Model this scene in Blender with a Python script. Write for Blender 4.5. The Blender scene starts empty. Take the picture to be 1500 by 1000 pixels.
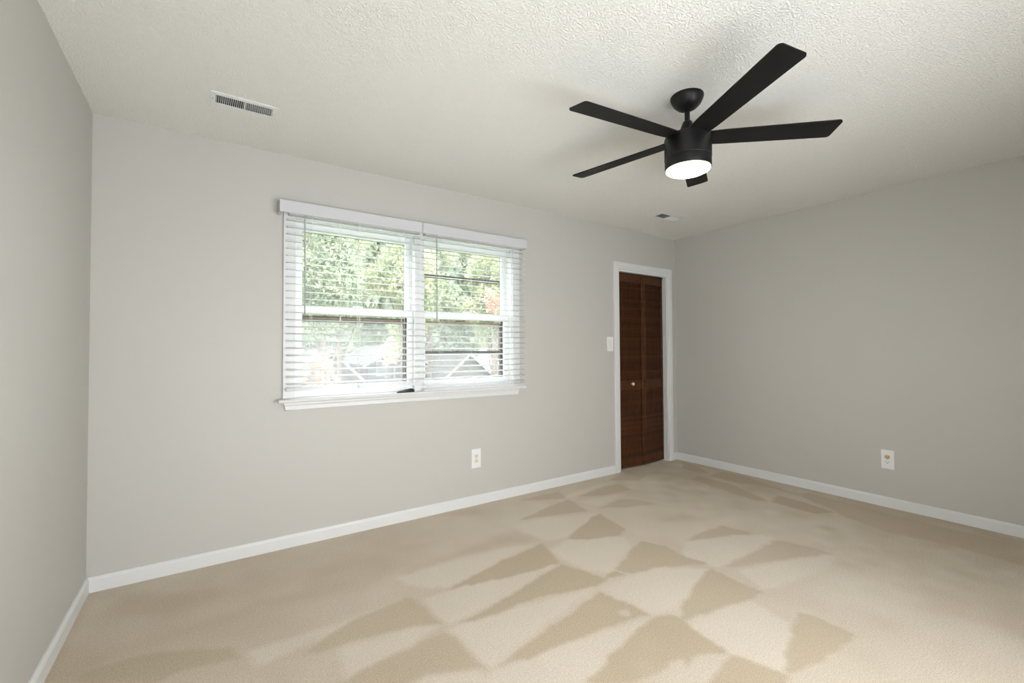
import bpy, bmesh, math, random
import numpy as np
from mathutils import Vector, Matrix
random.seed(7)
rng = np.random.default_rng(7)
S = bpy.context.scene
COL = S.collection
R = math.radians
H = 2.44; L = 4.8055; D = 3.56           # ceiling height, room width, room depth

# ------------------------------------------------------------------ camera
cam_d = bpy.data.cameras.new('camera'); cam = bpy.data.objects.new('camera', cam_d); COL.objects.link(cam)
yaw, pitch, roll, f_px = .59592, .02087, -.00514, 652.408
cy, sy, cp, sp, cr, sr = math.cos(yaw), math.sin(yaw), math.cos(pitch), math.sin(pitch), math.cos(roll), math.sin(roll)
fw = Vector((sy*cp, cy*cp, sp)); r0 = Vector((cy, -sy, 0)); u0 = r0.cross(fw)
rt = cr*r0 + sr*u0; up = -sr*r0 + cr*u0
m = Matrix((rt, up, -fw)).transposed().to_4x4(); m.translation = (.50825, -3.08154, 1.20633)
cam.matrix_world = m
cam_d.sensor_width = 36; cam_d.lens = f_px/1500*36; cam_d.clip_start = .02; cam_d.clip_end = 300
S.camera = cam

# ------------------------------------------------------------------ world, sun, area light, exposure
S.view_settings.view_transform = 'Standard'; S.view_settings.look = 'None'
S.view_settings.exposure = 0.0; S.view_settings.gamma = 1.0; S.view_settings.use_curve_mapping = False
w = bpy.data.worlds.new('overcast_sky'); S.world = w; w.use_nodes = True
nt = w.node_tree; nt.nodes.clear()
wo = nt.nodes.new('ShaderNodeOutputWorld'); bg = nt.nodes.new('ShaderNodeBackground')
bg.inputs['Color'].default_value = (.94, .975, 1, 1); bg.inputs['Strength'].default_value = 6.5
nt.links.new(bg.outputs[0], wo.inputs[0])
def light(name, kind, loc, rot, energy, color, **kw):
    d = bpy.data.lights.new(name, kind); d.energy = energy; d.color = color
    for k, v in kw.items(): setattr(d, k, v)
    o = bpy.data.objects.new(name, d); COL.objects.link(o); o.location = loc; o.rotation_euler = rot
    return o
sun = light('sun', 'SUN', (0, 0, 20), (R(8), R(48), 0), 4.5, (1, .95, .86), angle=R(3))
# fill light added behind the camera, set in a made-up rear opening
REAR = (.4, 2.9, .35, 1.65)
light('rear_fill_light', 'AREA', ((REAR[0]+REAR[1])/2, -D-.02, (REAR[2]+REAR[3])/2), (R(89), 0, 0), 26, (.96, .98, 1.0),
      shape='RECTANGLE', size=REAR[1]-REAR[0]-.1, size_y=REAR[3]-REAR[2]-.1, spread=R(140))

# ------------------------------------------------------------------ materials
def mat(name, col, rough=.6, spec=.4, metal=0., noise=None, bump=None, emit=None, coat=0):
    """noise=(scale, amount) varies the colour; bump=(scale, strength, distance)"""
    m = bpy.data.materials.new(name); m.use_nodes = True; n = m.node_tree; b = n.nodes['Principled BSDF']
    b.inputs['Base Color'].default_value = (*col, 1); b.inputs['Roughness'].default_value = rough
    b.inputs['Specular IOR Level'].default_value = spec; b.inputs['Metallic'].default_value = metal
    b.inputs['Coat Weight'].default_value = coat
    tc = n.nodes.new('ShaderNodeTexCoord')
    if noise:
        t = n.nodes.new('ShaderNodeTexNoise'); t.inputs['Scale'].default_value = noise[0]; t.inputs['Detail'].default_value = 4
        mr = n.nodes.new('ShaderNodeMapRange'); mr.inputs['From Min'].default_value = .3; mr.inputs['From Max'].default_value = .7
        mr.inputs['To Min'].default_value = 1-noise[1]; mr.inputs['To Max'].default_value = 1+noise[1]
        vm = n.nodes.new('ShaderNodeVectorMath'); vm.operation = 'SCALE'; vm.inputs[0].default_value = col
        n.links.new(tc.outputs['Object'], t.inputs['Vector']); n.links.new(t.outputs['Fac'], mr.inputs['Value'])
        n.links.new(mr.outputs[0], vm.inputs['Scale']); n.links.new(vm.outputs[0], b.inputs['Base Color'])
    if bump:
        t = n.nodes.new('ShaderNodeTexNoise'); t.inputs['Scale'].default_value = bump[0]; t.inputs['Detail'].default_value = 3
        bp = n.nodes.new('ShaderNodeBump'); bp.inputs['Strength'].default_value = bump[1]; bp.inputs['Distance'].default_value = bump[2]
        n.links.new(tc.outputs['Object'], t.inputs['Vector']); n.links.new(t.outputs['Fac'], bp.inputs['Height'])
        n.links.new(bp.outputs[0], b.inputs['Normal'])
    if emit:
        b.inputs['Emission Color'].default_value = (*emit[0], 1); b.inputs['Emission Strength'].default_value = emit[1]
    return m
M = dict(
    wall=mat('greige_wall_paint', (.525, .512, .478), .5, .35, bump=(90, .12, .002)),
    trim=mat('white_trim_paint', (.705, .71, .705), .38, .45, bump=(40, .05, .001)),
    outer=mat('exterior_siding', (.55, .55, .53), .8, noise=(3, .05)),
    vinyl=mat('white_vinyl', (.82, .84, .84), .35, .5, noise=(5, .01)),
    blind=mat('white_blind_slat', (.90, .905, .90), .4, .4, noise=(20, .01)),
    valance=mat('white_valance', (.575, .58, .60), .45, .4, bump=(60, .05, .001)),
    cord=mat('white_cord', (.8, .8, .78), .8, .2),
    wand=mat('clear_wand', (.38, .40, .41), .25, .5),
    bronze=mat('bronze_storm_frame', (.055, .05, .045), .5, .4, noise=(20, .1)),
    brown=mat('brown_storm_rail', (.25, .17, .12), .6, .3, noise=(20, .1)),
    black=mat('matte_black_metal', (.006, .006, .0065), .40, .35, bump=(300, .05, .0005)),
    blade=mat('black_fan_blade', (.0065, .006, .006), .5, .22, noise=(12, .2)),
    lens=mat('frosted_light_lens', (.9, .85, .75), .5, .3, emit=((1, .78, .50), 26)),
    plate=mat('white_plastic_plate', (.80, .81, .80), .35, .5),
    ivory=mat('ivory_receptacle', (.72, .68, .55), .4, .5),
    tan=mat('tan_receptacle', (.56, .40, .20), .4, .5),
    slot=mat('dark_slot', (.03, .028, .022), .7, .2),
    metal=mat('white_enamelled_steel', (.76, .78, .77), .4, .5, noise=(30, .02)),
    duct=mat('dark_duct', (.02, .022, .022), .8, .2),
    screw=mat('screw_steel', (.4, .38, .35), .35, .5, 1.),
    knob=mat('pinkish_ceramic_knob', (.78, .60, .55), .25, .6),
    remote=mat('black_plastic', (.006, .006, .007), .3, .5),
    button=mat('dark_grey_button', (.07, .07, .075), .5, .3),
    rubber=mat('closet_dark_paint', (.25, .24, .22), .8),
)
def lens_mat():
    m = M['lens']; n = m.node_tree; b = n.nodes['Principled BSDF']; l = n.links.new
    tc = n.nodes.new('ShaderNodeTexCoord'); sx = n.nodes.new('ShaderNodeVectorMath'); sx.operation = 'DISTANCE'; sx.inputs[1].default_value = (2.4255, -1.7865, 2.070)
    mr = n.nodes.new('ShaderNodeMapRange'); mr.interpolation_type = 'SMOOTHSTEP'; mr.inputs['From Min'].default_value = .065; mr.inputs['From Max'].default_value = .104
    mr.inputs['To Min'].default_value = 32; mr.inputs['To Max'].default_value = 1.3
    l(tc.outputs['Object'], sx.inputs[0]); l(sx.outputs['Value'], mr.inputs['Value']); l(mr.outputs[0], b.inputs['Emission Strength'])
lens_mat()
def wood():
    m = mat('walnut_stained_wood', (.05, .02, .01), .5, .2); n = m.node_tree; b = n.nodes['Principled BSDF']
    tc = n.nodes.new('ShaderNodeTexCoord'); mp = n.nodes.new('ShaderNodeMapping'); mp.inputs['Scale'].default_value = (9, 9, 1.2)
    t = n.nodes.new('ShaderNodeTexNoise'); t.inputs['Scale'].default_value = 5; t.inputs['Detail'].default_value = 8
    t.inputs['Distortion'].default_value = 1.5
    # each louvre board takes a slightly different stain
    sx = n.nodes.new('ShaderNodeSeparateXYZ'); wn = n.nodes.new('ShaderNodeTexWhiteNoise'); wn.noise_dimensions = '1D'
    q = n.nodes.new('ShaderNodeMath'); q.operation = 'MULTIPLY'; q.inputs[1].default_value = 1/.0262
    fl = n.nodes.new('ShaderNodeMath'); fl.operation = 'FLOOR'
    cr = n.nodes.new('ShaderNodeValToRGB'); cr.color_ramp.elements[0].position = .3; cr.color_ramp.elements[1].position = .75
    cr.color_ramp.elements[0].color = (.020, .0078, .0030, 1); cr.color_ramp.elements[1].color = (.085, .031, .011, 1)
    ad = n.nodes.new('ShaderNodeMath'); ad.operation = 'MULTIPLY_ADD'; ad.inputs[1].default_value = .22
    l = n.links.new
    l(tc.outputs['Object'], mp.inputs[0]); l(mp.outputs[0], t.inputs['Vector'])
    l(tc.outputs['Object'], sx.inputs[0]); l(sx.outputs['Z'], q.inputs[0]); l(q.outputs[0], fl.inputs[0]); l(fl.outputs[0], wn.inputs['W'])
    l(wn.outputs['Value'], ad.inputs[0]); l(t.outputs['Fac'], ad.inputs[2]); l(ad.outputs[0], cr.inputs[0]); l(cr.outputs[0], b.inputs['Base Color'])
    return m
M['wood'] = wood()
def carpet():
    m = mat('beige_cut_pile_carpet', (.6, .5, .4), .95, .1); n = m.node_tree; b = n.nodes['Principled BSDF']; l = n.links.new
    tc = n.nodes.new('ShaderNodeTexCoord'); at = n.nodes.new('ShaderNodeAttribute'); at.attribute_name = 'nap_shade'
    def noise(sc, det, rgh=.6):
        t = n.nodes.new('ShaderNodeTexNoise'); t.inputs['Scale'].default_value = sc; t.inputs['Detail'].default_value = det
        t.inputs['Roughness'].default_value = rgh; l(tc.outputs['Object'], t.inputs['Vector']); return t
    mix = n.nodes.new('ShaderNodeMix'); mix.data_type = 'RGBA'
    mix.inputs[6].default_value = (.735, .65, .54, 1); mix.inputs[7].default_value = (.54, .435, .30, 1)
    l(at.outputs['Fac'], mix.inputs[0])
    fine = noise(230, 3, .8); spk = noise(90, 2)
    def rng_(t, lo, hi, a, z):
        r = n.nodes.new('ShaderNodeMapRange'); r.inputs['From Min'].default_value = lo; r.inputs['From Max'].default_value = hi
        r.inputs['To Min'].default_value = a; r.inputs['To Max'].default_value = z; l(t.outputs['Fac'], r.inputs['Value']); return r
    a = rng_(fine, .3, .7, .66, 1.30); c = rng_(noise(2.2, 3), .3, .7, .97, 1.03); e = rng_(spk, .3, .7, .95, 1.05)
    mu = n.nodes.new('ShaderNodeMath'); mu.operation = 'MULTIPLY'; l(a.outputs[0], mu.inputs[0]); l(c.outputs[0], mu.inputs[1])
    mv = n.nodes.new('ShaderNodeMath'); mv.operation = 'MULTIPLY'; l(mu.outputs[0], mv.inputs[0]); l(e.outputs[0], mv.inputs[1])
    vm = n.nodes.new('ShaderNodeVectorMath'); vm.operation = 'SCALE'
    l(mix.outputs[2], vm.inputs[0]); l(mv.outputs[0], vm.inputs['Scale']); l(vm.outputs[0], b.inputs['Base Color'])
    bp = n.nodes.new('ShaderNodeBump'); bp.inputs['Strength'].default_value = .7; bp.inputs['Distance'].default_value = .006
    l(fine.outputs['Fac'], bp.inputs['Height']); l(bp.outputs[0], b.inputs['Normal'])
    b.inputs['Sheen Weight'].default_value = .15
    return m
M['carpet'] = carpet()
def ceiling_mat():
    m = mat('textured_white_ceiling', (.835, .828, .79), .9, .15); n = m.node_tree; b = n.nodes['Principled BSDF']; l = n.links.new
    tc = n.nodes.new('ShaderNodeTexCoord')
    t = n.nodes.new('ShaderNodeTexNoise'); t.inputs['Scale'].default_value = 130; t.inputs['Detail'].default_value = 1.8; t.inputs['Distortion'].default_value = .25
    r = n.nodes.new('ShaderNodeValToRGB'); r.color_ramp.elements[0].position = .46; r.color_ramp.elements[1].position = .60
    bp = n.nodes.new('ShaderNodeBump'); bp.inputs['Strength'].default_value = .9; bp.inputs['Distance'].default_value = .0027
    l(tc.outputs['Object'], t.inputs['Vector']); l(t.outputs['Fac'], r.inputs[0]); l(r.outputs[0], bp.inputs['Height']); l(bp.outputs[0], b.inputs['Normal'])
    return m
M['ceiling'] = ceiling_mat()
def pane_mat(name, haze, gloss=.008):
    m = bpy.data.materials.new(name); m.use_nodes = True; n = m.node_tree; n.nodes.clear(); l = n.links.new
    o = n.nodes.new('ShaderNodeOutputMaterial'); tr = n.nodes.new('ShaderNodeBsdfTransparent'); gl = n.nodes.new('ShaderNodeBsdfGlossy')
    gl.inputs['Roughness'].default_value = .03; tl = n.nodes.new('ShaderNodeBsdfTranslucent'); tl.inputs['Color'].default_value = (.95, .97, 1, 1)
    a = n.nodes.new('ShaderNodeMixShader'); c = n.nodes.new('ShaderNodeMixShader'); a.inputs[0].default_value = gloss; c.inputs[0].default_value = haze
    l(tr.outputs[0], a.inputs[1]); l(gl.outputs[0], a.inputs[2]); l(a.outputs[0], c.inputs[1]); l(tl.outputs[0], c.inputs[2]); l(c.outputs[0], o.inputs[0])
    return m
def slat_mat():
    m = M['blind']; n = m.node_tree; b = n.nodes['Principled BSDF']; tl = n.nodes.new('ShaderNodeBsdfTranslucent'); tl.inputs['Color'].default_value = (.92, .93, .93, 1)
    mx = n.nodes.new('ShaderNodeMixShader'); mx.inputs[0].default_value = .6
    n.links.new(b.outputs[0], mx.inputs[1]); n.links.new(tl.outputs[0], mx.inputs[2]); n.links.new(mx.outputs[0], n.nodes['Material Output'].inputs[0])
slat_mat()
M['glass'] = pane_mat('hazed_window_glass', .03)  # slight translucent haze stands in for flare in the bright view
M['screen'] = pane_mat('insect_screen_mesh', .042, .0)
def leaf_mat(name, c1, c2):
    m = bpy.data.materials.new(name); m.use_nodes = True; n = m.node_tree; b = n.nodes['Principled BSDF']; l = n.links.new
    tc = n.nodes.new('ShaderNodeTexCoord'); t = n.nodes.new('ShaderNodeTexNoise'); t.inputs['Scale'].default_value = 1.1; t.inputs['Detail'].default_value = 6
    r = n.nodes.new('ShaderNodeValToRGB'); r.color_ramp.elements[0].position = .38; r.color_ramp.elements[1].position = .62
    r.color_ramp.elements[0].color = (*c1, 1); r.color_ramp.elements[1].color = (*c2, 1)
    l(tc.outputs['Object'], t.inputs['Vector']); l(t.outputs['Fac'], r.inputs[0]); l(r.outputs[0], b.inputs['Base Color'])
    b.inputs['Roughness'].default_value = .6; b.inputs['Transmission Weight'].default_value = 0; b.inputs['Subsurface Weight'].default_value = 0
    tl = n.nodes.new('ShaderNodeBsdfTranslucent'); mx = n.nodes.new('ShaderNodeMixShader'); mx.inputs[0].default_value = .45
    l(r.outputs[0], tl.inputs['Color']); l(b.outputs[0], mx.inputs[1]); l(tl.outputs[0], mx.inputs[2]); l(mx.outputs[0], n.nodes['Material Output'].inputs[0])
    return m
M['leaf_green'] = leaf_mat('green_leaves', (0.289, 0.365, 0.236), (0.502, 0.532, 0.380))
M['leaf_yellow'] = leaf_mat('yellow_green_leaves', (0.350, 0.418, 0.243), (0.547, 0.547, 0.365))
M['leaf_dark'] = leaf_mat('dusky_green_leaves', (0.274, 0.350, 0.274), (0.418, 0.456, 0.350))
M['leaf_orange'] = leaf_mat('orange_autumn_leaves', (0.456, 0.289, 0.220), (0.502, 0.395, 0.304))
M['bark'] = mat('grey_bark', (0.144, 0.115, 0.094), .9, noise=(6, .2))
M['grass'] = mat('mown_grass', (0.086, 0.122, 0.050), .95, noise=(.8, .25))
M['gravel'] = mat('pale_driveway', (0.115, 0.112, 0.108), .95, noise=(2, .1))
M['shingle'] = mat('grey_roof_shingles', (0.072, 0.072, 0.072), .9, noise=(3, .15))
M['house_trim'] = mat('faded_house_trim', (0.245, 0.245, 0.238), .7, noise=(2, .05))
M['siding'] = mat('pale_beige_siding', (0.108, 0.104, 0.097), .8, noise=(1, .05))
M['siding_grey'] = mat('grey_siding', (0.086, 0.090, 0.094), .8, noise=(1, .05))
M['fence'] = mat('weathered_fence_wood', (0.101, 0.086, 0.072), .9, noise=(2, .15))

# ------------------------------------------------------------------ mesh helpers
class MB:
    def __init__(s): s.bm = bmesh.new()
    def box(s, x0, x1, y0, y1, z0, z1, bev=0, rot=None, piv=None):
        r = bmesh.ops.create_cube(s.bm, size=1); v = r['verts']
        for q in v: q.co = Vector(((x0+x1)/2+q.co.x*(x1-x0), (y0+y1)/2+q.co.y*(y1-y0), (z0+z1)/2+q.co.z*(z1-z0)))
        if bev:
            e = list({e for q in v for e in q.link_edges})
            r2 = bmesh.ops.bevel(s.bm, geom=e, offset=bev, segments=2, profile=.5, affect='EDGES'); v = list({*r2['verts']} | {q for f in r2['faces'] for q in f.verts})
        if rot is not None:
            p = Vector(piv); 
            for q in v: q.co = p + rot @ (q.co-p)
        return s
    def tube(s, a, b, r, seg=10, r2=None):
        a, b = Vector(a), Vector(b); d = b-a; q = d.to_track_quat('Z', 'Y')
        bmesh.ops.create_cone(s.bm, cap_ends=True, segments=seg, radius1=r, radius2=r if r2 is None else r2, depth=d.length,
                              matrix=Matrix.Translation((a+b)/2) @ q.to_matrix().to_4x4()); return s
    def prism(s, poly, fn):
        """poly: 2-D outline; fn(u, v, k) -> point for end k = 0, 1"""
        A = [s.bm.verts.new(fn(u, v, 0)) for u, v in poly]; B = [s.bm.verts.new(fn(u, v, 1)) for u, v in poly]
        s.bm.faces.new(A); s.bm.faces.new(B[::-1]); n = len(A)
        for i in range(n): s.bm.faces.new((A[i], B[i], B[(i+1) % n], A[(i+1) % n]))
        return s
    def lathe(s, prof, seg=48, c=(0, 0, 0)):
        rings = []
        for r, z in prof:
            if r < 1e-6: rings.append([s.bm.verts.new((c[0], c[1], c[2]+z))])
            else: rings.append([s.bm.verts.new((c[0]+r*math.cos(t*2*math.pi/seg), c[1]+r*math.sin(t*2*math.pi/seg), c[2]+z)) for t in range(seg)])
        for a, b in zip(rings, rings[1:]):
            for i in range(seg):
                j = (i+1) % seg
                if len(a) == 1 and len(b) == 1: continue
                if len(a) == 1: s.bm.faces.new((a[0], b[i], b[j]))
                elif len(b) == 1: s.bm.faces.new((a[i], b[0], a[j]))
                else: s.bm.faces.new((a[i], b[i], b[j], a[j]))
        return s
    def build(s, name, m, parent=None, smooth=False):
        bmesh.ops.recalc_face_normals(s.bm, faces=s.bm.faces)
        me = bpy.data.meshes.new(name); s.bm.to_mesh(me); s.bm.free(); me.materials.append(m)
        o = bpy.data.objects.new(name, me); COL.objects.link(o)
        if parent: o.parent = parent; o.matrix_parent_inverse = parent.matrix_basis.inverted()
        if smooth:
            me.shade_smooth()
            me.set_sharp_from_angle(angle=R(35))
        return o
def struct(o): o['kind'] = 'structure'; return o
def empty(name, loc, label=None, cat=None, group=None):
    o = bpy.data.objects.new(name, None); COL.objects.link(o); o.location = loc; o.empty_display_size = .05
    if label: o['label'] = label; o['category'] = cat
    if group: o['group'] = group
    return o
def tag(o, label, cat, group=None):
    o['label'] = label; o['category'] = cat
    if group: o['group'] = group
    return o

# ------------------------------------------------------------------ the room
WX = (.945, 2.60, .917, 2.06)           # window opening
DX = (3.888, 4.655, 2.02)               # closet opening
WT = .14
b = MB()
b.box(-.15, WX[0], 0, WT, -.3, H); b.box(WX[1], DX[0], 0, WT, -.3, H); b.box(DX[1], L+.15, 0, WT, -.3, H)
b.box(WX[0], WX[1], 0, WT, -.3, WX[2]-.012); b.box(WX[0], WX[1], .067, WT, WX[2]-.012, WX[2]); b.box(WX[0], WX[1], 0, WT, WX[3], H)
b.box(DX[0], DX[1], 0, WT, DX[2], H); b.box(DX[0], DX[1], 0, WT, -.3, -.012)
struct(b.build('wall_back', M['wall']))
struct(MB().box(-.15, 0, -D-.15, 0, -.3, H).build('wall_left', M['wall']))
struct(MB().box(L, L+.15, -D-.15, 0, -.3, H).build('wall_right', M['wall']))
b = MB(); x0, x1, z0, z1 = REAR
b.box(0, x0, -D-.15, -D, -.3, H); b.box(x1, L, -D-.15, -D, -.3, H); b.box(x0, x1, -D-.15, -D, -.3, z0); b.box(x0, x1, -D-.15, -D, z1, H)
struct(b.build('wall_front', M['wall']))
HA, HB = (.522, .764, -.551, -.469), (3.877, 4.163, -.538, -.452)     # duct openings in the ceiling
b = MB(); c_ = (H, H+.25)
b.box(-.15, L+.15, -D-.15, -.551, *c_).box(-.15, L+.15, -.452, WT, *c_)
b.box(-.15, HA[0], -.551, -.452, *c_).box(HA[1], HB[0], -.551, -.452, *c_).box(HB[1], L+.15, -.551, -.452, *c_)
b.box(HA[0], HA[1], HA[3], -.452, *c_).box(HB[0], HB[1], -.551, HB[2], *c_)
struct(b.build('ceiling', M['ceiling']))
struct(MB().box(-.15, L+.15, -D-.15, WT, H+.25, H+.35).build('unseen_roof_slab', M['outer']))  # roof slab out of view, added to keep sky light out

# carpet: fine grid with a 'nap' value (which way the pile was brushed by the vacuum cleaner, plus painted light falloff)
NAP = [
 (1.0,[(2.25,-0.85),(1.86,-0.92),(1.51,-1.01),(1.82,-1.08),(2.17,-1.12),(2.19,-1.01)]),
 (1.0,[(2.17,-1.13),(1.79,-1.22),(1.41,-1.3),(1.59,-1.32),(1.86,-1.33),(2.17,-1.41),(2.28,-1.39),(2.37,-1.43),(2.34,-1.35),(2.25,-1.38),(2.21,-1.26)]),
 (1.0,[(2.13,-1.46),(1.39,-1.62),(1.49,-1.61),(1.55,-1.66),(1.67,-1.65),(2.14,-1.71),(2.18,-1.73),(2.17,-1.63)]),
 (1.0,[(2.17,-1.75),(2.15,-1.75),(1.89,-1.8),(1.64,-1.87),(1.79,-1.97),(1.9,-1.98),(1.98,-2.01),(2.02,-2.03),(2.05,-2.02),(2.08,-2.0),(2.23,-2.06),(2.25,-1.95),(2.27,-1.82),(2.24,-1.77)]),
 (0.8,[(1.33,-0.95),(1.38,-1.25),(1.28,-1.21),(1.1,-1.17),(0.96,-1.15),(0.81,-1.13),(1.0,-1.01)]),
 (0.8,[(1.36,-1.31),(1.39,-1.62),(1.34,-1.57),(1.17,-1.5),(1.12,-1.51),(0.87,-1.34),(0.92,-1.36),(1.13,-1.33)]),
 (0.6,[(2.19,-0.59),(2.23,-0.81),(2.04,-0.74),(1.81,-0.74),(1.39,-0.7),(1.61,-0.67),(1.8,-0.65)]),
 (0.8,[(2.92,-0.32),(2.88,-0.61),(2.63,-0.54),(2.34,-0.46),(2.61,-0.38)]),
 (0.9,[(2.9,-0.69),(2.84,-0.99),(2.73,-1.05),(2.51,-0.97),(2.42,-0.89),(2.63,-0.79)]),
 (0.7,[(2.99,-0.13),(2.93,-0.31),(2.56,-0.11),(2.86,-0.11)]),
 (0.5,[(2.22,-0.08),(2.22,-0.25),(1.81,0.0),(1.97,-0.01)]),
 (0.9,[(2.67,-1.21),(2.78,-1.19),(2.84,-1.32),(2.81,-1.47),(2.85,-1.6),(2.6,-1.47),(2.4,-1.43),(2.35,-1.35),(2.49,-1.3)]),
 (0.9,[(2.81,-1.63),(2.79,-1.87),(2.8,-1.93),(2.61,-1.91),(2.47,-1.88),(2.23,-1.83),(2.39,-1.76),(2.55,-1.7)]),
 (0.9,[(2.75,-2.1),(2.79,-2.19),(2.77,-2.31),(2.67,-2.32),(2.44,-2.3),(2.28,-2.26),(2.39,-2.21),(2.61,-2.14)]),
 (1.0,[(2.22,-2.08),(2.25,-2.14),(2.29,-2.27),(2.21,-2.29),(1.97,-2.13),(2.08,-2.11)]),
 (0.8,[(3.0,-1.34),(3.23,-1.32),(3.43,-1.34),(3.47,-1.54),(3.32,-1.46),(3.15,-1.4)]),
 (0.7,[(2.86,-1.67),(3.13,-1.66),(3.27,-1.67),(3.5,-1.67),(3.55,-1.84),(3.56,-1.95),(3.39,-1.87),(3.21,-1.8),(2.99,-1.72)]),
 (0.6,[(3.51,-1.98),(3.51,-2.09),(3.44,-2.08),(3.4,-2.0)]),
 (0.9,[(4.74,-0.11),(4.71,-0.3),(4.56,-0.54),(4.49,-0.46),(4.5,-0.28)]),
 (0.9,[(4.73,-0.57),(4.7,-0.94),(4.54,-1.39),(4.57,-1.1),(4.47,-0.86),(4.47,-0.59)]),
 (0.9,[(4.39,-0.53),(4.38,-0.85),(4.2,-1.28),(4.13,-1.19),(4.17,-0.87),(4.23,-0.56)]),
 (1.0,[(4.41,-1.24),(4.4,-1.41),(4.34,-1.67),(4.19,-1.61),(4.19,-1.38),(4.19,-1.29)]),
 (0.7,[(4.67,-1.34),(4.66,-1.6),(4.63,-1.9),(4.62,-2.26),(4.62,-2.56),(4.24,-2.61),(4.28,-2.33),(4.2,-2.02),(4.26,-1.89),(4.3,-1.74),(4.41,-1.61),(4.54,-1.35)]),
 (0.8,[(3.04,-0.32),(3.39,-0.25),(3.58,-0.26),(3.54,-0.45),(3.29,-0.43),(3.11,-0.37)]),
 (0.8,[(3.59,-0.14),(3.99,-0.01),(4.02,-0.22),(3.81,-0.3),(3.66,-0.21)]),
 (0.7,[(2.98,-0.61),(3.25,-0.57),(3.36,-0.62),(3.43,-0.8),(3.17,-0.73)]),
 (0.6,[(3.12,-0.99),(3.41,-1.04),(3.45,-1.21),(3.21,-1.1)]),
 (0.5,[(0.15,-0.11),(0.38,-0.29),(0.56,-0.31),(0.57,-0.43),(0.39,-0.48),(0.11,-0.33)]),
 (0.6,[(0.32,-0.64),(0.47,-0.64),(0.68,-0.63),(0.75,-0.64),(0.64,-0.67),(0.44,-0.68)]),
 (0.5,[(0.64,-0.57),(0.83,-0.6),(1.07,-0.67),(1.01,-0.7),(0.77,-0.68)]),
 (0.5,[(0.81,-1.08),(0.98,-1.06),(1.25,-0.99),(1.18,-1.19),(0.96,-1.15),(0.77,-1.08)]),
 (0.8,[(0.12,-0.75),(0.33,-0.76),(0.58,-0.9),(0.62,-1.0),(0.45,-0.96),(0.35,-0.98),(0.13,-0.83)]),
 (0.4,[(1.42,-0.39),(1.62,-0.43),(1.87,-0.45),(2.01,-0.44),(1.65,-0.48),(1.45,-0.45)]),
 (0.4,[(0.96,-0.38),(1.39,-0.41),(1.38,-0.65),(1.19,-0.75),(0.91,-0.71)]),
 (0.5,[(3.2,-2.41),(3.3,-2.43),(3.44,-2.47),(3.31,-2.46)]),
 (0.4,[(3.01,-2.33),(3.01,-2.39),(2.89,-2.37),(2.91,-2.35)]),
 (0.5,[(3.44,-2.63),(3.45,-2.68),(3.37,-2.67),(3.36,-2.64)]),
 (-1.0,[(2.09,-1.62),(2.14,-1.64),(2.11,-1.68),(2.05,-1.66)]),
 (-0.6,[(1.97,-1.84),(2.05,-1.83),(2.03,-1.88),(1.97,-1.89)]),
 (-0.6,[(1.9,-1.89),(1.93,-1.9),(1.91,-1.99),(1.87,-1.98)]),
 (-1.0,[(1.9,-2.0),(2.0,-1.98),(2.04,-1.99),(2.0,-2.05),(1.94,-2.07),(1.81,-1.98)]),
]

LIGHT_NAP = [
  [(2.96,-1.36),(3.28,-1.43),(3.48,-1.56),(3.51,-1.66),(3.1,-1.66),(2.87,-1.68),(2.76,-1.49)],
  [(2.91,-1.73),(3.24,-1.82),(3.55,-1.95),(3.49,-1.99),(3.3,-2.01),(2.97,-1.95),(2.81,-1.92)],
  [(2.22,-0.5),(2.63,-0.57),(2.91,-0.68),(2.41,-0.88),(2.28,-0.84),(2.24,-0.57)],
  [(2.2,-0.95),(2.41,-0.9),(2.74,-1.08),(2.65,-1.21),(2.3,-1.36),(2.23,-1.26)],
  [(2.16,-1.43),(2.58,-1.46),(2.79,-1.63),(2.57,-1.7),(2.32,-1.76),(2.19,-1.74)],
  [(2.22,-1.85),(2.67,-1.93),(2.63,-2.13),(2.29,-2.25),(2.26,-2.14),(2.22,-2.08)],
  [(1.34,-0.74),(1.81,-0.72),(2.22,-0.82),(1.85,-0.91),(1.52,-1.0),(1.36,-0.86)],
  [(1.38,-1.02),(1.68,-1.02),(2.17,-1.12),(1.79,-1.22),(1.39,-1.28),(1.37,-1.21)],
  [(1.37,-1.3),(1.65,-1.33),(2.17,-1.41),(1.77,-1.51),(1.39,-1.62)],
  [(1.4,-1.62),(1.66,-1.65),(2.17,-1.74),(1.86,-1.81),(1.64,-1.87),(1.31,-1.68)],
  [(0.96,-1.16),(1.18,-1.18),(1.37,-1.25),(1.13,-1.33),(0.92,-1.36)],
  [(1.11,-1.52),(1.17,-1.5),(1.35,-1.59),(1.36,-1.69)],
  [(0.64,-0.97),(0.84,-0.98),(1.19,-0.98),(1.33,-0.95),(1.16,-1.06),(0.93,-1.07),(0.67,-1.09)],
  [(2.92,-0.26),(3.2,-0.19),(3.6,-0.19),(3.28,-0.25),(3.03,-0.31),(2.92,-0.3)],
  [(2.94,-0.41),(3.18,-0.44),(3.44,-0.49),(3.22,-0.55),(3.0,-0.58),(2.98,-0.5)],
]
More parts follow.
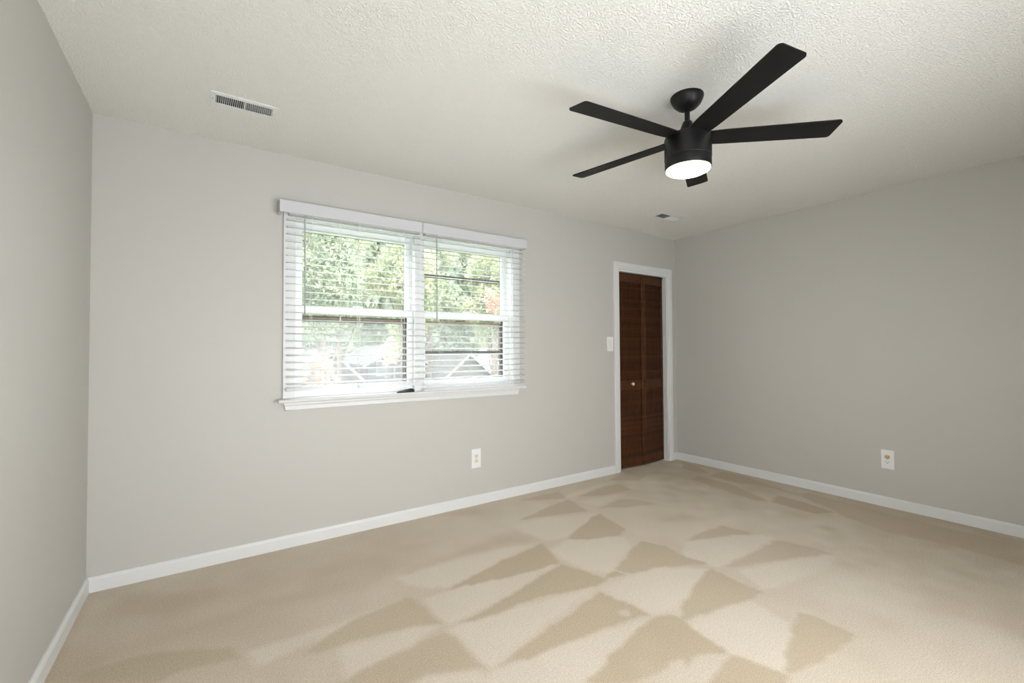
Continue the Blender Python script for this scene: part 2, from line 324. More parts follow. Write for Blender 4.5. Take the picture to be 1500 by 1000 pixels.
def raster_nap(nx, ny):
    xs = np.linspace(0, L, nx); ys = np.linspace(-D, 0, ny); X, Y = np.meshgrid(xs, ys)
    def smooth_noise(cell):
        gx, gy = int(L/cell)+3, int(D/cell)+3; g = rng.standard_normal((gy, gx)); u = X/cell; v = (Y+D)/cell
        i, j = u.astype(int), v.astype(int); fu, fv = u-i, v-j; fu = fu*fu*(3-2*fu); fv = fv*fv*(3-2*fv)
        return (g[j, i]*(1-fu)+g[j, i+1]*fu)*(1-fv)+(g[j+1, i]*(1-fu)+g[j+1, i+1]*fu)*fv
    PX = X+smooth_noise(.05)*.005+smooth_noise(.02)*.003; PY = Y+smooth_noise(.05)*.005+smooth_noise(.02)*.003
    nap_shade = np.zeros_like(X)
    def blur(a, k, n=2):
        for _ in range(n):
            for ax in (0, 1):
                c = np.cumsum(np.pad(a, [(k+1, k) if q == ax else (0, 0) for q in (0, 1)], mode='edge'), axis=ax)
                a = (np.take(c, range(2*k+1, c.shape[ax]), ax)-np.take(c, range(0, c.shape[ax]-2*k-1), ax))/(2*k+1)
        return a
    for lev, poly in NAP:
        ins = np.zeros(X.shape, bool); n = len(poly)
        for i in range(n):
            xa, ya = poly[i]; xb, yb = poly[(i+1) % n]
            if ya == yb: continue
            c = ((ya > PY) != (yb > PY)) & (PX < (xb-xa)*(PY-ya)/(yb-ya)+xa); ins ^= c
        soft = blur(ins.astype(float), *((1, 1) if abs(lev) > .85 else ((1, 2) if abs(lev) > .65 else (4, 2))))
        if lev > 0: nap_shade = np.maximum(nap_shade, soft*lev)
        else: nap_shade = nap_shade*(1+soft*lev)
    # darker towards both sides, mostly falloff of light painted in, some nap, and darker dirt along the left skirting
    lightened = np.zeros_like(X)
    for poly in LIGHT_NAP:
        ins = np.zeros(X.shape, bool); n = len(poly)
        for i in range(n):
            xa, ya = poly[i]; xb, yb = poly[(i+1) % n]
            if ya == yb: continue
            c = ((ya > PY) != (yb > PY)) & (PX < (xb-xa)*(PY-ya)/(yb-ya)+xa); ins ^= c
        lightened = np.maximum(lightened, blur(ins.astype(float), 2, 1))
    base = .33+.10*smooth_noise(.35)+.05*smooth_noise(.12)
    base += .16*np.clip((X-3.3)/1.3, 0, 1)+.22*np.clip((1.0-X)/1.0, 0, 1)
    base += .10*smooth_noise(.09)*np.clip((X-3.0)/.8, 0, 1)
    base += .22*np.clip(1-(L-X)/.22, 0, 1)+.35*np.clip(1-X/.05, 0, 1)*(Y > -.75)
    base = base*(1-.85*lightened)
    return np.clip(nap_shade*.95+np.clip(base, 0, 1)*(1-nap_shade), 0, 1)
nx, ny = 601, 446
nap_shade = raster_nap(nx, ny)
me = bpy.data.meshes.new('floor')
xs = np.linspace(0, L, nx); ys = np.linspace(-D, 0, ny); X, Y = np.meshgrid(xs, ys)
co = np.stack([X.ravel(), Y.ravel(), np.zeros(nx*ny)], 1)
I = (np.arange(ny-1)[:, None]*nx+np.arange(nx-1)[None]).ravel()
faces = np.stack([I, I+1, I+nx+1, I+nx], 1)
me.vertices.add(nx*ny); me.vertices.foreach_set('co', co.ravel())
me.loops.add(faces.size); me.loops.foreach_set('vertex_index', faces.ravel().astype(np.int32))
me.polygons.add(len(faces)); me.polygons.foreach_set('loop_start', (np.arange(len(faces))*4).astype(np.int32))
me.update(calc_edges=True)
a = me.attributes.new('nap_shade', 'FLOAT', 'POINT'); a.data.foreach_set('value', nap_shade.ravel().astype(np.float32))
me.materials.append(M['carpet'])
fl = bpy.data.objects.new('floor', me); COL.objects.link(fl); struct(fl)
# subfloor under carpet, also carries the carpet into the closet
struct(MB().box(DX[0], DX[1], 0, .85, -.012, -.001).build('floor_closet', M['carpet']))

# skirting boards with an eased, stepped top
BH, BT = .076, .014
prof = [(0, 0), (BT, 0), (BT, BH-.016), (BT-.003, BH-.010), (BT-.004, BH-.006), (BT-.008, BH), (0, BH)]
def skirt(name, p, q, inward, m0=0, m1=0):
    """p -> q along the wall; inward = unit vector into the room; m0/m1 mitre the ends"""
    p, q, inw = Vector((*p, 0)), Vector((*q, 0)), Vector((*inward, 0)); d = (q-p).normalized()
    def fn(u, v, k):
        base = (p+d*u*m0) if k == 0 else (q-d*u*m1)
        return base+inw*u+Vector((0, 0, v))
    return struct(MB().prism(prof, fn).build(name, M['trim']))
skirt('baseboard_left', (0, -D), (0, 0), (1, 0), 0, 1)
skirt('baseboard_back', (0, 0), (3.816, 0), (0, -1), 1, 0)
skirt('baseboard_corner', (4.727, 0), (L, 0), (0, -1), 0, 1)
skirt('baseboard_right', (L, 0), (L, -D), (-1, 0), 1, 0)
skirt('baseboard_front', (0, -D), (L, -D), (0, 1), 1, 1)

# ------------------------------------------------------------------ window
win = struct(empty('window_1', (1.77, 0, WX[2])))
cz = .018
b = MB(); b.box(.88, .950, -cz, 0, WX[2], 2.115, .003); b.box(2.595, 2.665, -cz, 0, WX[2], 2.115, .003)
b.box(.95, 2.595, -cz, 0, 2.045, 2.115, .003); b.box(1.735, 1.81, -cz, 0, WX[2], 2.045, .003)
b.build('window_casing', M['trim'], win)
b = MB()
b.box(WX[0]-.001, .957, -.001, WT, WX[2], WX[3]); b.box(2.588, WX[1]+.001, -.001, WT, WX[2], WX[3])
b.box(.957, 2.588, 0, WT, 2.045, WX[3]+.001); b.box(1.745, 1.80, 0, WT, WX[2], 2.045)
for xa, xb in ((.957, 1.745), (1.80, 2.588)):
    for xx in (xa, xb-.012):   # jamb liner tracks
        b.box(xx, xx+.012, .066, .070, WX[2], 2.045); b.box(xx, xx+.012, .098, .104, WX[2], 2.045)
b.build('window_jamb', M['vinyl'], win)
def sash(name, xa, xb, y0, y1, z0, z1, st, rb, rt_, par, lock=False):
    b = MB(); b.box(xa, xa+st, y0, y1, z0, z1, .002); b.box(xb-st, xb, y0, y1, z0, z1, .002)
    b.box(xa+st, xb-st, y0, y1, z0, z0+rb, .002); b.box(xa+st, xb-st, y0, y1, z1-rt_, z1, .002)
    s = b.build(name, M['vinyl'], par)
    ym = (y0+y1)/2
    MB().box(xa+st-.005, xb-st+.005, ym-.002, ym+.002, z0+rb-.005, z1-rt_+.005).build('glass_pane', M['glass'], s)
    if lock: MB().box((xa+xb)/2-.03, (xa+xb)/2+.03, y0-.002, y0+.02, z1, z1+.012, .003).build('sash_lock', M['vinyl'], s)
for xa, xb in ((.957, 1.745), (1.80, 2.588)):
    sash('upper_sash', xa, xb, .072, .098, 1.455, 2.045, .045, .045, .05, win)
    sash('lower_sash', xa, xb, .038, .065, WX[2], 1.505, .040, .070, .052, win, True)
    # bronze aluminium storm frame outside
    b = MB(); xi = xb-.028 if xb > 2 else xb-.037
    b.box(xa, xa+.03, .112, .132, WX[2], 2.045); b.box(xi, xb, .108, .134, WX[2], 2.045)
    b.box(xa+.03, xi, .112, .132, 2.0, 2.045); b.box(xa+.03, xi, .112, .132, WX[2], .955)
    b.box(xi-.012, xi, .108, .134, .955, 1.425)
    st = b.build('storm_frame', M['bronze'], win)
    if xb < 2:
        MB().box(xa+.03, xi, .112, .130, 1.408, 1.424).box(xa+.03, xi, .112, .130, 1.436, 1.446).build('storm_rail', M['bronze'], st)
        MB().box(xa+.03, xi, .108, .112, 1.424, 1.436).build('storm_rail_edge', M['brown'], st)
    else:
        for zz in (1.775, 1.182): MB().box(xa+.03, xi, .112, .130, zz, zz+.026).build('storm_rail', M['bronze'], st)
        MB().box(xa+.03, xi, .112, .130, 1.425, 1.440).build('storm_rail', M['brown'], st)
    MB().box(xa+.03, xi, .1325, .1335, .955, 1.43).build('insect_screen', M['screen'], st)
# stool with rounded nose and the apron under it
b = MB(); ns = [(.0665, .895), (-.070, .895), (-.076, .899), (-.078, .906), (-.076, .913), (-.070, .917), (.0665, .917)]
b.prism(ns, lambda u, v, k: Vector((.853 if k == 0 else 2.688, u, v))); b.build('window_stool', M['trim'], win)
ap = [(0, .842), (-.012, .842), (-.018, .848), (-.016, .870), (-.022, .880), (-.022, .895), (0, .895)]
b = MB(); b.prism(ap, lambda u, v, k: Vector(((.885+(.895-v)*.25) if k == 0 else (2.660-(.895-v)*.25), u, v))); b.build('window_apron', M['trim'], win)
# blocks of trim closing the stool ends against the casing are part of the stool; unseen rear window added as an opening for the fill light
rw = struct(empty('added_rear_window', ((x0+x1)/2, -D, z0)))
b = MB(); b.box(x0, x0+.04, -D-.15, -D-.08, z0, z1); b.box(x1-.04, x1, -D-.15, -D-.08, z0, z1); b.box(x0+.04, x1-.04, -D-.15, -D-.08, z0, z0+.04); b.box(x0+.04, x1-.04, -D-.15, -D-.08, z1-.04, z1)
b.build('window_frame', M['vinyl'], rw)
MB().box(x0+.04, x1-.04, -D-.118, -D-.114, z0+.04, z1-.04).build('glass_pane', M['glass'], rw)

# ------------------------------------------------------------------ blinds
def blind(xa, xb, vx0, vx1, ztop_n, zrail, lad, wand_x, wand_end, label, stacked=0):
    t = empty('window_blind', ((xa+xb)/2, -.047, zrail), label, 'blind', 'white slatted blinds over the double window')
    # valance board with returns to the wall
    b = MB(); b.box(vx0, vx1, -.092, -.082, 2.056, 2.130, .0015)
    if vx0 < 1: b.box(vx0, vx0+.009, -.082, -.001, 2.056, 2.130)
    else: b.box(vx1-.009, vx1, -.082, -.001, 2.056, 2.130)
    b.build('valance', M['valance'], t)
    MB().box(xa+.012, xb-.012, -.076, -.020, 2.052, 2.104, .002).build('headrail', M['blind'], t)
    b = MB(); z = ztop_n; n = 0
    while z > zrail+.020+stacked*.004:
        tilt = R(7)
        arc = [(-.030, -.0015), (-.015, .0006), (0, .0014), (.015, .0006), (.030, -.0015), (.030, .0008), (.015, .0029), (0, .0037), (-.015, .0029), (-.030, .0008)]
        dz = random.uniform(-.0008, .0008)
        def fn(u, v, k, z=z, dz=dz):
            return Vector((xa+.001 if k == 0 else xb-.001, -.050+u*math.cos(tilt)-v*math.sin(tilt), z+dz*(1-2*k)+u*math.sin(tilt)+v*math.cos(tilt)))
        b.prism(arc, fn); z -= .0440; n += 1
    for i in range(stacked): b.box(xa, xb, -.072, -.022, zrail+.022+i*.0042, zrail+.0250+i*.0042)
    b.build('slats', M['blind'], t, smooth=True)
    MB().box(xa, xb, -.077, -.023, zrail, zrail+.020, .003).build('bottom_rail', M['blind'], t)
    for x in lad:
        b = MB()
        for y in (-.0812, -.0195): b.tube((x, y, zrail+.01), (x, y, 2.055), .0011, 6)
        z = ztop_n
        while z > zrail+.03:
            b.tube((x, -.0812, z-.006), (x, -.0195, z+.001), .0006, 5); z -= .0440
        b.build('ladder_cord', M['cord'], t)
        MB().lathe([(0, -.003), (.006, -.003), (.006, 0), (0, 0)], 12, (x, -.047, zrail)).build('rail_button', M['blind'], t)
    b = MB(); b.tube((wand_x, -.0865, 2.050), (wand_x+.002, -.0875, wand_end), .0042, 6)
    wd = b.build('tilt_wand', M['wand'], t)
    MB().tube((wand_x, -.078, 2.066), (wand_x, -.0865, 2.050), .002, 6).build('wand_hook', M['screw'], wd)
    return t
t1 = blind(.893, 1.772, .850, 1.758, 2.021, .966, (1.033, 1.328, 1.635), .990, 1.435,
      'left white slatted blind, bottom rail hanging above the sill with a black remote beneath')
t2 = blind(1.786, 2.682, 1.771, 2.690, 2.018, .918, (1.930, 2.201, 2.545), 1.877, 1.420,
      'right white slatted blind, let all the way down onto the window sill', 0)
# cord with a tassel on the left blind, valance clip between the two boards
b = MB()
for dx in (0, .008): b.tube((1.322+dx, -.079, 2.055), (1.318+dx*.5, -.086, .995), .0010, 6)
cd = b.build('lift_cord', M['cord'], t1)
MB().lathe([(0, .03), (.003, .03), (.007, .004), (.005, 0), (0, 0)], 12, (1.320, -.086, .970)).build('cord_tassel', M['blind'], cd, True)
b = MB()
for dx in (0, .006): b.tube((1.20+dx, -.079, 2.055), (1.202+dx*.5, -.086, 1.43), .0008, 6)
cd = b.build('lift_cord', M['cord'], t1)
MB().lathe([(0, .03), (.003, .03), (.006, .004), (.004, 0), (0, 0)], 12, (1.203, -.086, 1.402)).build('cord_tassel', M['blind'], cd, True)
MB().box(1.7585, 1.7705, -.088, -.080, 2.060, 2.126).build('valance_clip', M['blind'], t1)

# ------------------------------------------------------------------ closet doorway
dr = struct(empty('door_1', (4.27, .03, 0)))
tr = struct(empty('trim_1', (4.27, 0, 0)))
cpf = [(0, 0), (.008, 0), (.011, .004), (.012, .018), (.016, .026), (.016, .062), (.012, .072), (0, .072)]  # (thickness, across from opening outwards)
x0d, x1d, zt = DX[0]-.0, DX[1]+.0, DX[2]
b = MB()
b.prism(cpf, lambda u, v, k: Vector((x0d-v, -u, 0 if k == 0 else zt+v)))
b.prism(cpf, lambda u, v, k: Vector((x1d+v, -u, 0 if k == 0 else zt+v)))
b.prism(cpf, lambda u, v, k: Vector((x0d-v if k == 0 else x1d+v, -u, zt+v)))
b.build('door_casing', M['trim'], tr)
b = MB(); b.box(x0d, x0d+.012, 0, WT, 0, zt); b.box(x1d-.012, x1d, 0, WT, 0, zt); b.box(x0d+.012, x1d-.012, 0, WT, zt-.018, zt)
b.build('door_jamb', M['trim'], tr)
MB().box(x0d+.012, x1d-.012, .045, .075, zt-.030, zt-.018).build('door_track', M['duct'], tr)
def panel(name, p, q, knob=False):
    """one louvred leaf of the bifold door from floor point p to q"""
    p, q = Vector((*p, 0)), Vector((*q, 0)); W = (q-p).length; ang = math.atan2(q.y-p.y, q.x-p.x)
    z0, z1 = .012, zt-.031; T = .028; st = .034
    b = MB()
    b.box(0, st, 0, T, z0, z1, .002); b.box(W-st, W, 0, T, z0, z1, .002)
    rails = [(z0, z0+.105), (.800, .895), (z1-.085, z1)]
    for a, c in rails: b.box(st, W-st, .002, T-.002, a, c)
    for a, c in ((rails[0][1], rails[1][0]), (rails[1][1], rails[2][0])):
        n = round((c-a)/.0262); h = (c-a)/n
        for i in range(n):
            zc = a+(i+.5)*h; s_ = [(.003, zc-h*.62), (.006, zc-h*.66), (T-.004, zc+h*.45), (T-.007, zc+h*.49)]
            b.prism(s_, lambda u, v, k: Vector((st-.002 if k == 0 else W-st+.002, u, v)))
    o = b.build('louvred_panel', M['wood'], dr)
    o.matrix_basis = Matrix.Translation(p) @ Matrix.Rotation(ang, 4, 'Z')
    return o, W
pl, W = panel('l', (3.903, .040), (4.276, .012))
kx = 4.098-3.903
kb = MB().lathe([(0, 0), (.007, 0), (.0065, .010), (.013, .016), (.0165, .023), (.015, .030), (.009, .034), (0, .035)], 24)
for v in kb.bm.verts: v.co = Vector((v.co.x, -v.co.z, v.co.y))
kn = kb.build('door_knob', M['knob'], pl, True); kn.matrix_parent_inverse = Matrix.Identity(4); kn.location = (kx, .002, .860)
panel('r', (4.279, .012), (4.640, .050))
# closet shell behind the door
b = MB(); b.box(3.6, 5.0, .85, .95, -.2, H); b.box(3.5, 3.6, WT, .95, -.2, H); b.box(5.0, 5.1, WT, .95, -.2, H)
b.box(3.5, 5.1, WT, .95, H, H+.1); b.box(3.5, 5.1, WT, .95, -.3, -.013)
struct(b.build('wall_closet', M['outer']))

# ------------------------------------------------------------------ ceiling fan
FC = (2.4255, -1.7865)
fan = empty('ceiling_fan', (*FC, H), 'black five-blade ceiling fan with its round warm light switched on', 'ceiling fan')
def fl_(prof, name, m, par=fan, seg=64): return MB().lathe(prof, seg, (*FC, 0)).build(name, m, par, True)
fl_([(0, H), (.076, H), (.077, H-.004), (.074, H-.016), (.064, H-.037), (.047, H-.054), (.029, H-.064), (.016, H-.066), (0, H-.066)], 'canopy', M['black'])
fl_([(0, 2.376), (.0125, 2.376), (.0125, 2.314), (0, 2.314)], 'downrod', M['black'])
fl_([(0, 2.319), (.017, 2.319), (.021, 2.315), (.024, 2.308), (.041, 2.262), (.045, 2.236), (0, 2.236)], 'coupling_cover', M['black'])
fl_([(0, 2.240), (.102, 2.240), (.107, 2.237), (.1085, 2.232), (.1085, 2.134), (.106, 2.131), (0, 2.131)], 'motor_housing', M['black'])
fl_([(0, 2.131), (.104, 2.131), (.107, 2.128), (.107, 2.088), (.105, 2.084), (0, 2.084)], 'light_ring', M['black'])
fl_([(.0, 2.088), (.1035, 2.0845), (.1025, 2.078), (.085, 2.070), (.050, 2.065), (0, 2.063)], 'light_lens', M['lens'])
pt_ = R(-10.5)
for k in range(5):
    th = R(29.3+72*k)
    # outline: u along the blade, v across (v>0 counterclockwise)
    out = []
    def arc(cx_, cy_, r, a0, a1, n=6): return [(cx_+r*math.cos(R(a0+(a1-a0)*i/n)), cy_+r*math.sin(R(a0+(a1-a0)*i/n))) for i in range(n+1)]
    out = [(.085, -.046), (.16, -.052)] + arc(.645, -.042, .018, -90, -5) + arc(.640, .044, .016, 5, 90) + [(.16, .052), (.085, .046)]
    T_ = .0055
    b = MB()
    def fn(u, v, q):
        zz = -T_/2 if q == 0 else T_/2
        y_ = v*math.cos(pt_)-zz*math.sin(pt_); z_ = v*math.sin(pt_)+zz*math.cos(pt_)
        return Vector((FC[0]+u*math.cos(th)-y_*math.sin(th), FC[1]+u*math.sin(th)+y_*math.cos(th), 2.2322+z_))
    b.prism(out, fn)
    bl = b.build('blade', M['blade'], fan)
    b = MB()   # blade holder under the root
    o2 = [(.10, -.030), (.15, -.026), (.165, -.015), (.165, .015), (.15, .026), (.10, .030)]
    def fn2(u, v, q):
        zz = T_/2 if q == 0 else T_/2+.006
        y_ = v*math.cos(pt_)-zz*math.sin(pt_); z_ = v*math.sin(pt_)+zz*math.cos(pt_)
        return Vector((FC[0]+u*math.cos(th)-y_*math.sin(th), FC[1]+u*math.sin(th)+y_*math.cos(th), 2.2322+z_))
    b.prism(o2, fn2); b.build('blade_bracket', M['black'], bl)

# ------------------------------------------------------------------ ceiling registers
def register(x0, y0, w_, d_, lean, label):
    t = empty('ceiling_vent', (x0+w_/2, y0+d_/2, H), label, 'vent', 'white two-way ceiling registers')
    ex, ey = .022, .027; mx = x0+w_/2; z0 = H-.0042
    b = MB(); b.box(x0, x0+ex, y0, y0+d_, z0, H, .0015); b.box(x0+w_-ex, x0+w_, y0, y0+d_, z0, H, .0015)
    b.box(x0+ex, x0+w_-ex, y0, y0+ey, z0, H, .0015); b.box(x0+ex, x0+w_-ex, y0+d_-ey, y0+d_, z0, H, .0015)
    b.box(mx-.003, mx+.003, y0+ey, y0+d_-ey, z0, H)
    b.build('faceplate', M['metal'], t)
    b = MB(); xa_, xb_, ya_, yb_ = x0+ex, x0+w_-ex, y0+ey, y0+d_-ey; e_ = .0015
    b.box(xa_, xa_+e_, ya_, yb_, H, H+.2).box(xb_-e_, xb_, ya_, yb_, H, H+.2).box(xa_, xb_, ya_, ya_+e_, H, H+.2).box(xa_, xb_, yb_-e_, yb_, H, H+.2).box(xa_, xb_, ya_, yb_, H+.2, H+.203)
    b.build('duct_boot', M['duct'], t)
    b = MB(); n = 14
    for s in (-1, 1):
        xa = x0+ex if s < 0 else mx+.003; ln = mx-.003-(x0+ex); h = ln/n
        for i in range(n):
            xc = xa+(i+.5)*h; l_ = .0055; a = R(lean)
            # left half leans one way, right half the other
            dx = l_*math.sin(a)*(1 if s < 0 else -1)
            pr = [(xc-.0009-dx, H-.0040), (xc+.0009-dx, H-.0040), (xc+.0009+dx, H-.0040+2*l_*math.cos(a)), (xc-.0009+dx, H-.0040+2*l_*math.cos(a))]
            b.prism(pr, lambda u, v, k: Vector((u, y0+ey if k == 0 else y0+d_-ey, v)))
    b.build('louvres', M['metal'], t)
    for xx in (x0+ex*.45, x0+w_-ex*.45):
        MB().lathe([(0, -.0018), (.002, -.0016), (.0036, 0), (0, 0)], 12, (xx, y0+d_/2, z0)).build('screw', M['screw'], t)
    b = MB().box(x0+w_-ex*.75, x0+w_-ex*.55, y0+d_*.45, y0+d_*.62, z0-.006, z0); b.build('damper_lever', M['metal'], t)
    return t
register(.500, -.578, .286, .136, 14, 'long white ceiling vent near the left corner, above the window')
register(3.855, -.565, .330, .140, 60, 'small white ceiling vent near the closet door corner')

# ------------------------------------------------------------------ outlets and switch
def place(t, kind):
    pass
def outlet(pos, face, w_, h_, label, top_m, bot_m, side=.0):
    """face: 'back' (on the window wall) or 'right'"""
    t = empty('wall_outlet', pos, label, 'outlet', 'duplex wall outlets')
    rot = Matrix.Rotation(0 if face == 'back' else R(-90), 3, 'Z')
    def fin(b, name, m, par, sm=False):
        for v in b.bm.verts: v.co = rot @ v.co + Vector(pos)
        return b.build(name, m, par, sm)
    b = MB(); b.box(-w_/2, w_/2, -.006, 0, -h_/2, h_/2, .0022); fin(b, 'cover_plate', M['plate'], t)
    for s, m_ in ((1, top_m), (-1, bot_m)):
        b = MB(); n = 20; zc = s*.0195
        pts = []
        for i in range(n*2):
            a = math.pi*i/n; x, z = .0172*math.cos(a), .0172*math.sin(a); pts.append((x, max(-.0140, min(.0140, z))))
        b.prism(pts, lambda u, v, k: Vector((u, -.0085 if k == 0 else -.0058, zc+v)))
        rc = fin(b, 'receptacle', M[m_], t)
        b = MB()
        b.box(-.0085, -.0060, -.0090, -.0083, zc-.003, zc+.0065); b.box(.0060, .0085, -.0090, -.0083, zc-.002, zc+.0060)
        b.tube((0, -.0090, zc-.0075), (0, -.0083, zc-.0075), .0028, 12)
        fin(b, 'slots', M['slot'], rc)
    b = MB(); b.tube((0, -.0072, 0), (0, -.0058, 0), .003, 12); fin(b, 'screw', M['screw'], t)
    return t
outlet((2.249, 0, .362), 'back', .084, .148, 'white duplex outlet with ivory sockets, low on the wall under the window', 'ivory', 'ivory')
outlet((L, -1.857, .361), 'right', .080, .144, 'white duplex outlet with one tan socket, on the right wall', 'tan', 'plate')
# light switch beside the closet casing
sw = empty('light_switch', (3.760, 0, 1.268), 'white toggle light switch beside the closet door frame', 'light switch')
MB().box(3.718, 3.802, -.006, 0, 1.197, 1.339, .0022).build('cover_plate', M['plate'], sw)
tg = MB().box(3.7535, 3.7665, -.0075, -.0055, 1.252, 1.284).build('toggle_slot', M['ivory'], sw)
MB().box(3.7555, 3.7645, -.017, -.006, 1.262, 1.274, .001, Matrix.Rotation(R(-25), 3, 'X'), (3.76, -.006, 1.268)).build('toggle', M['plate'], sw)
for zz in (1.238, 1.298): MB().tube((3.76, -.0072, zz), (3.76, -.0055, zz), .003, 12).build('screw', M['screw'], sw)

# ------------------------------------------------------------------ remote control on the sill
rm = empty('remote_control', (1.655, -.052, .917), 'black remote control lying on the window sill under the left blind', 'remote control')
b = MB(); secs = [(0, .003, .004), (.010, .010, .009), (.035, .017, .015), (.070, .020, .021), (.100, .0205, .025), (.118, .018, .023), (.126, .012, .016), (.128, .004, .008)]
rings = []
for u, hw, h_ in secs:
    ring = []
    for i in range(16):
        a = 2*math.pi*i/16; c_, s_ = math.cos(a), math.sin(a)
        yy = hw*math.copysign(abs(c_)**.7, c_); zz = h_/2+h_/2*math.copysign(abs(s_)**.7, s_)
        ring.append(b.bm.verts.new((1.590+u, -.052+yy+u*.02, .9172+zz)))
    rings.append(ring)
for r1, r2_ in zip(rings, rings[1:]):
    for i in range(16): b.bm.faces.new((r1[i], r1[(i+1) % 16], r2_[(i+1) % 16], r2_[i]))
b.bm.faces.new(rings[0]); b.bm.faces.new(rings[-1][::-1])
b.build('case', M['remote'], rm, True)
for i in range(4): MB().box(1.640+i*.017, 1.650+i*.017, -.057, -.049, .9172+(.0175, .0205, .0228, .0242)[i], .9172+(.0200, .0232, .0252, .0260)[i], .0005).build('button', M['button'], rm)

# ------------------------------------------------------------------ outdoors, seen through the blinds
G = -3.0
gr = MB().box(-60, 90, WT+.3, 120, G-.3, G).build('ground', M['grass']); struct(gr)
MB().box(4, 30, 17, 21, G, G+.02).build('driveway', M['gravel'])['kind'] = 'structure'  # strip of driveway on the grass
def tree(loc, h, r, kind, label, n=2600, z_lo=.12, leaf=.16):
    t = empty('tree', (loc[0], loc[1], G), label, 'tree', 'garden trees outside the window')
    b = MB(); x, y = loc
    b.tube((x, y, G), (x+.1, y, G+h*.5), .13, 10, .09)
    for i in range(5):
        a = i*1.3; b.tube((x+.1, y, G+h*(.3+.04*i)), (x+r*.6*math.cos(a), y+r*.6*math.sin(a), G+h*(.55+.07*i)), .05, 7, .02)
    b.build('trunk', M['bark'], t)
    rg = np.random.default_rng(int(loc[0]*100+loc[1]*7) % 9999)
    blobs = []
    for i in range(22 if y < 30 else 60):
        d = rg.standard_normal(3); d /= np.linalg.norm(d); q = rg.random()**.4
        blobs.append((x+d[0]*r*.75*q, y+d[1]*r*.75*q, G+h*(z_lo+(1-z_lo)*.5)+d[2]*h*(1-z_lo)*.42*q, r*(.28+.2*rg.random())))
    bl = np.array(blobs)[rg.integers(len(blobs), size=n)]
    unit = lambda a: a/np.linalg.norm(a, axis=1, keepdims=True)
    c = bl[:, :3]+unit(rg.standard_normal((n, 3)))*(bl[:, 3:]*(.6+.45*rg.random((n, 1))))
    a1 = unit(rg.standard_normal((n, 3))); a2 = unit(np.cross(a1, rg.standard_normal((n, 3))))
    s1 = leaf*(.6+.8*rg.random((n, 1))); s2 = s1*.55
    V = np.stack([c-a1*s1, c-a2*s2, c+a1*s1, c+a2*s2], 1).reshape(-1, 3).tolist()
    F = [(k, k+1, k+2, k+3) for k in range(0, 4*n, 4)]
    me = bpy.data.meshes.new('foliage'); me.from_pydata(V, [], F); me.materials.append(M[kind])
    o = bpy.data.objects.new('foliage', me); COL.objects.link(o); o.parent = t; o.matrix_parent_inverse = t.matrix_basis.inverted()
    return t
TREES = [
    (3.5, 12.5, 10, 1.45, 'leaf_green', 'green leafy tree outside, nearest the left edge of the window'),
    (6.75, 12.8, 9.5, 1.55, 'leaf_yellow', 'yellow-green tree outside, behind the middle of the left blind'),
    (10.1, 12.5, 9.5, 1.5, 'leaf_yellow', 'bright yellow-green tree outside, behind the right blind'),
    (5.2, 17.6, 12, 2.0, 'leaf_green', 'green tree behind the two nearest trees left of the window middle'),
    (9.6, 17.8, 11.5, 2.0, 'leaf_green', 'green tree outside, behind the bar between the two blinds'),
    (14.0, 17.6, 12, 2.0, 'leaf_green', 'tall green tree outside, at the right end of the right blind'),
    (7.5, 36.0, 19, 3.4, 'leaf_dark', 'far dusky tree above the roof of the pale gabled house outside'),
    (16.7, 36.0, 19, 3.4, 'leaf_dark', 'far dusky tree above the roof of the grey house outside'),
    (25.9, 36.0, 19, 3.4, 'leaf_dark', 'far dusky tree at the far right of the view outside'),
    (15.8, 48.0, 23, 3.9, 'leaf_green', 'most distant tree, filling the gap above the houses behind the left blind'),
    (27.5, 48.0, 23, 3.9, 'leaf_green', 'most distant tree, filling the gap behind the right blind'),
    (15.0, 63.0, 10, 6.0, 'leaf_dark', 'low distant tree line clump, left one on the horizon outside'),
    (31.5, 63.0, 10, 6.0, 'leaf_dark', 'low distant tree line clump, middle one on the horizon outside'),
    (48.0, 63.0, 10, 6.0, 'leaf_dark', 'low distant tree line clump, right one on the horizon outside'),
]
for x, y, h, r, k, lb in TREES: tree((x, y), h, r, k, lb, 24000 if y < 16 else (15000 if y < 20 else 12000), .40 if y < 20 else .12, .065 if y < 16 else (.095 if y < 20 else .42))
tree((3.0, 10.0), 4.5, .5, 'leaf_orange', 'small orange autumn tree low outside the left sash', 600, .55, .09)
tree((5.0, 10.2), 4.6, .4, 'leaf_orange', 'small orange sapling outside near the middle of the left sash', 260, .78, .07)
tree((8.6, 10.0), 6.6, .4, 'leaf_orange', 'small orange-pink sapling outside the right window edge', 260, .78, .07)
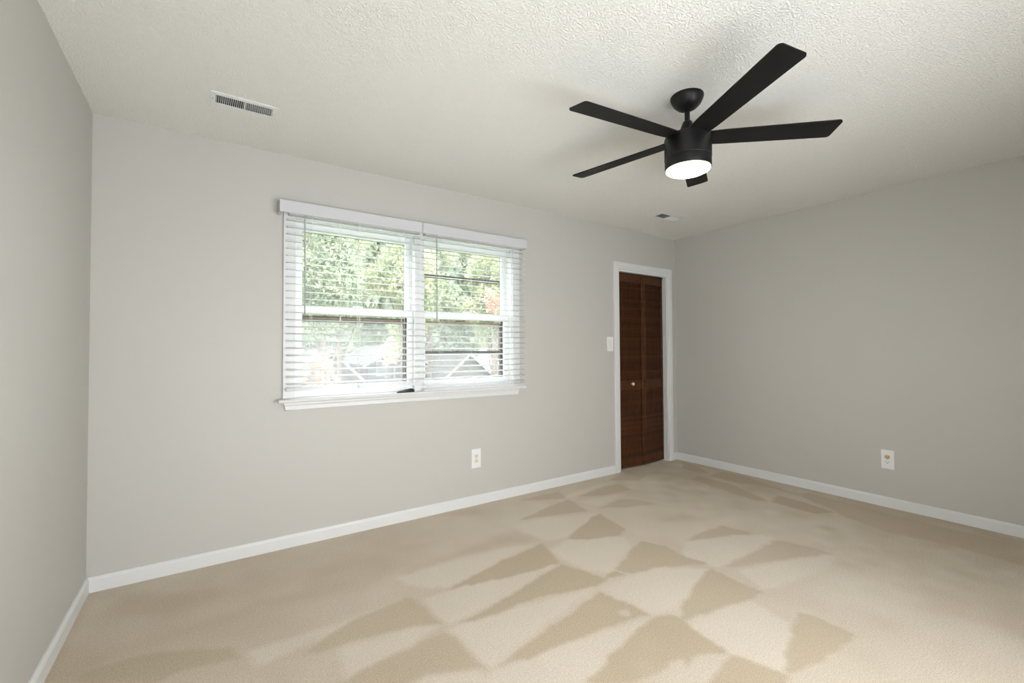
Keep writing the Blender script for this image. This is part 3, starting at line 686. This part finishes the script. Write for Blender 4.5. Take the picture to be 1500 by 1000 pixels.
def house(x0, x1, y0, y1, ze, zr, sid, label, wins=()):
    """gable end facing the room"""
    t = empty('house', ((x0+x1)/2, (y0+y1)/2, G), label, 'house')
    xm = (x0+x1)/2; b = MB()
    b.prism([(x0, G), (x1, G), (x1, ze), (xm, zr), (x0, ze)], lambda u, v, k: Vector((u, y0 if k == 0 else y1, v))); b.build('walls', M[sid], t)
    s = (zr-ze)/(xm-x0); b = MB(); ov = .4
    for sg in (-1, 1):
        pr = [(xm, zr+.02), (xm+sg*(xm-x0+ov), ze-s*ov+.02), (xm+sg*(xm-x0+ov), ze-s*ov+.14), (xm, zr+.14)]
        b.prism(pr, lambda u, v, k: Vector((u, y0-.3 if k == 0 else y1+.3, v)))
    b.build('roof', M['shingle'], t)
    b = MB()
    for sg in (-1, 1):
        pr = [(xm, zr-.06), (xm+sg*(xm-x0+ov), ze-s*ov-.06), (xm+sg*(xm-x0+ov), ze-s*ov+.15), (xm, zr+.15)]
        b.prism(pr, lambda u, v, k: Vector((u, y0-.34 if k == 0 else y0-.30, v)))
    b.build('rake_trim', M['house_trim'], t)
    for xa, xb, za, zb in wins:
        f = MB().box(xa, xb, y0-.06, y0+.02, za, zb).build('house_window', M['house_trim'], t)
        MB().box(xa+.08, xb-.08, y0-.07, y0-.055, za+.08, zb-.08).build('pane', M['siding_grey'], f)
house(4.4, 7.2, 22, 28, -.15, 1.25, 'siding', 'pale gabled house with white roof edges outside the left sash', ((5.3, 6.0, -1.6, -.5),))
house(8.4, 12.0, 24, 31, .5, 1.5, 'siding_grey', 'grey house outside with one bright white window, right of the pale gabled house', ((8.85, 9.55, -.3, .9),))
house(13.2, 16.2, 23, 30, -.3, .95, 'siding', 'pale house with white roof edges outside, low behind the right window', ((14.0, 14.8, -1.6, -.6),))
# yard fence
fn_ = empty('yard_fence', (9, 14.2, G), 'pale wooden yard fence below the trees outside', 'fence')
b = MB()
for i in range(100): b.box(2+i*.15, 2.13+i*.15, 14.2, 14.22, G, G+1.8+(.02 if i % 2 else 0))
b.build('fence_boards', M['fence'], fn_)
b = MB().box(2, 17, 14.22, 14.26, G+.4, G+.5).box(2, 17, 14.22, 14.26, G+1.4, G+1.5); b.build('fence_rails', M['fence'], fn_)
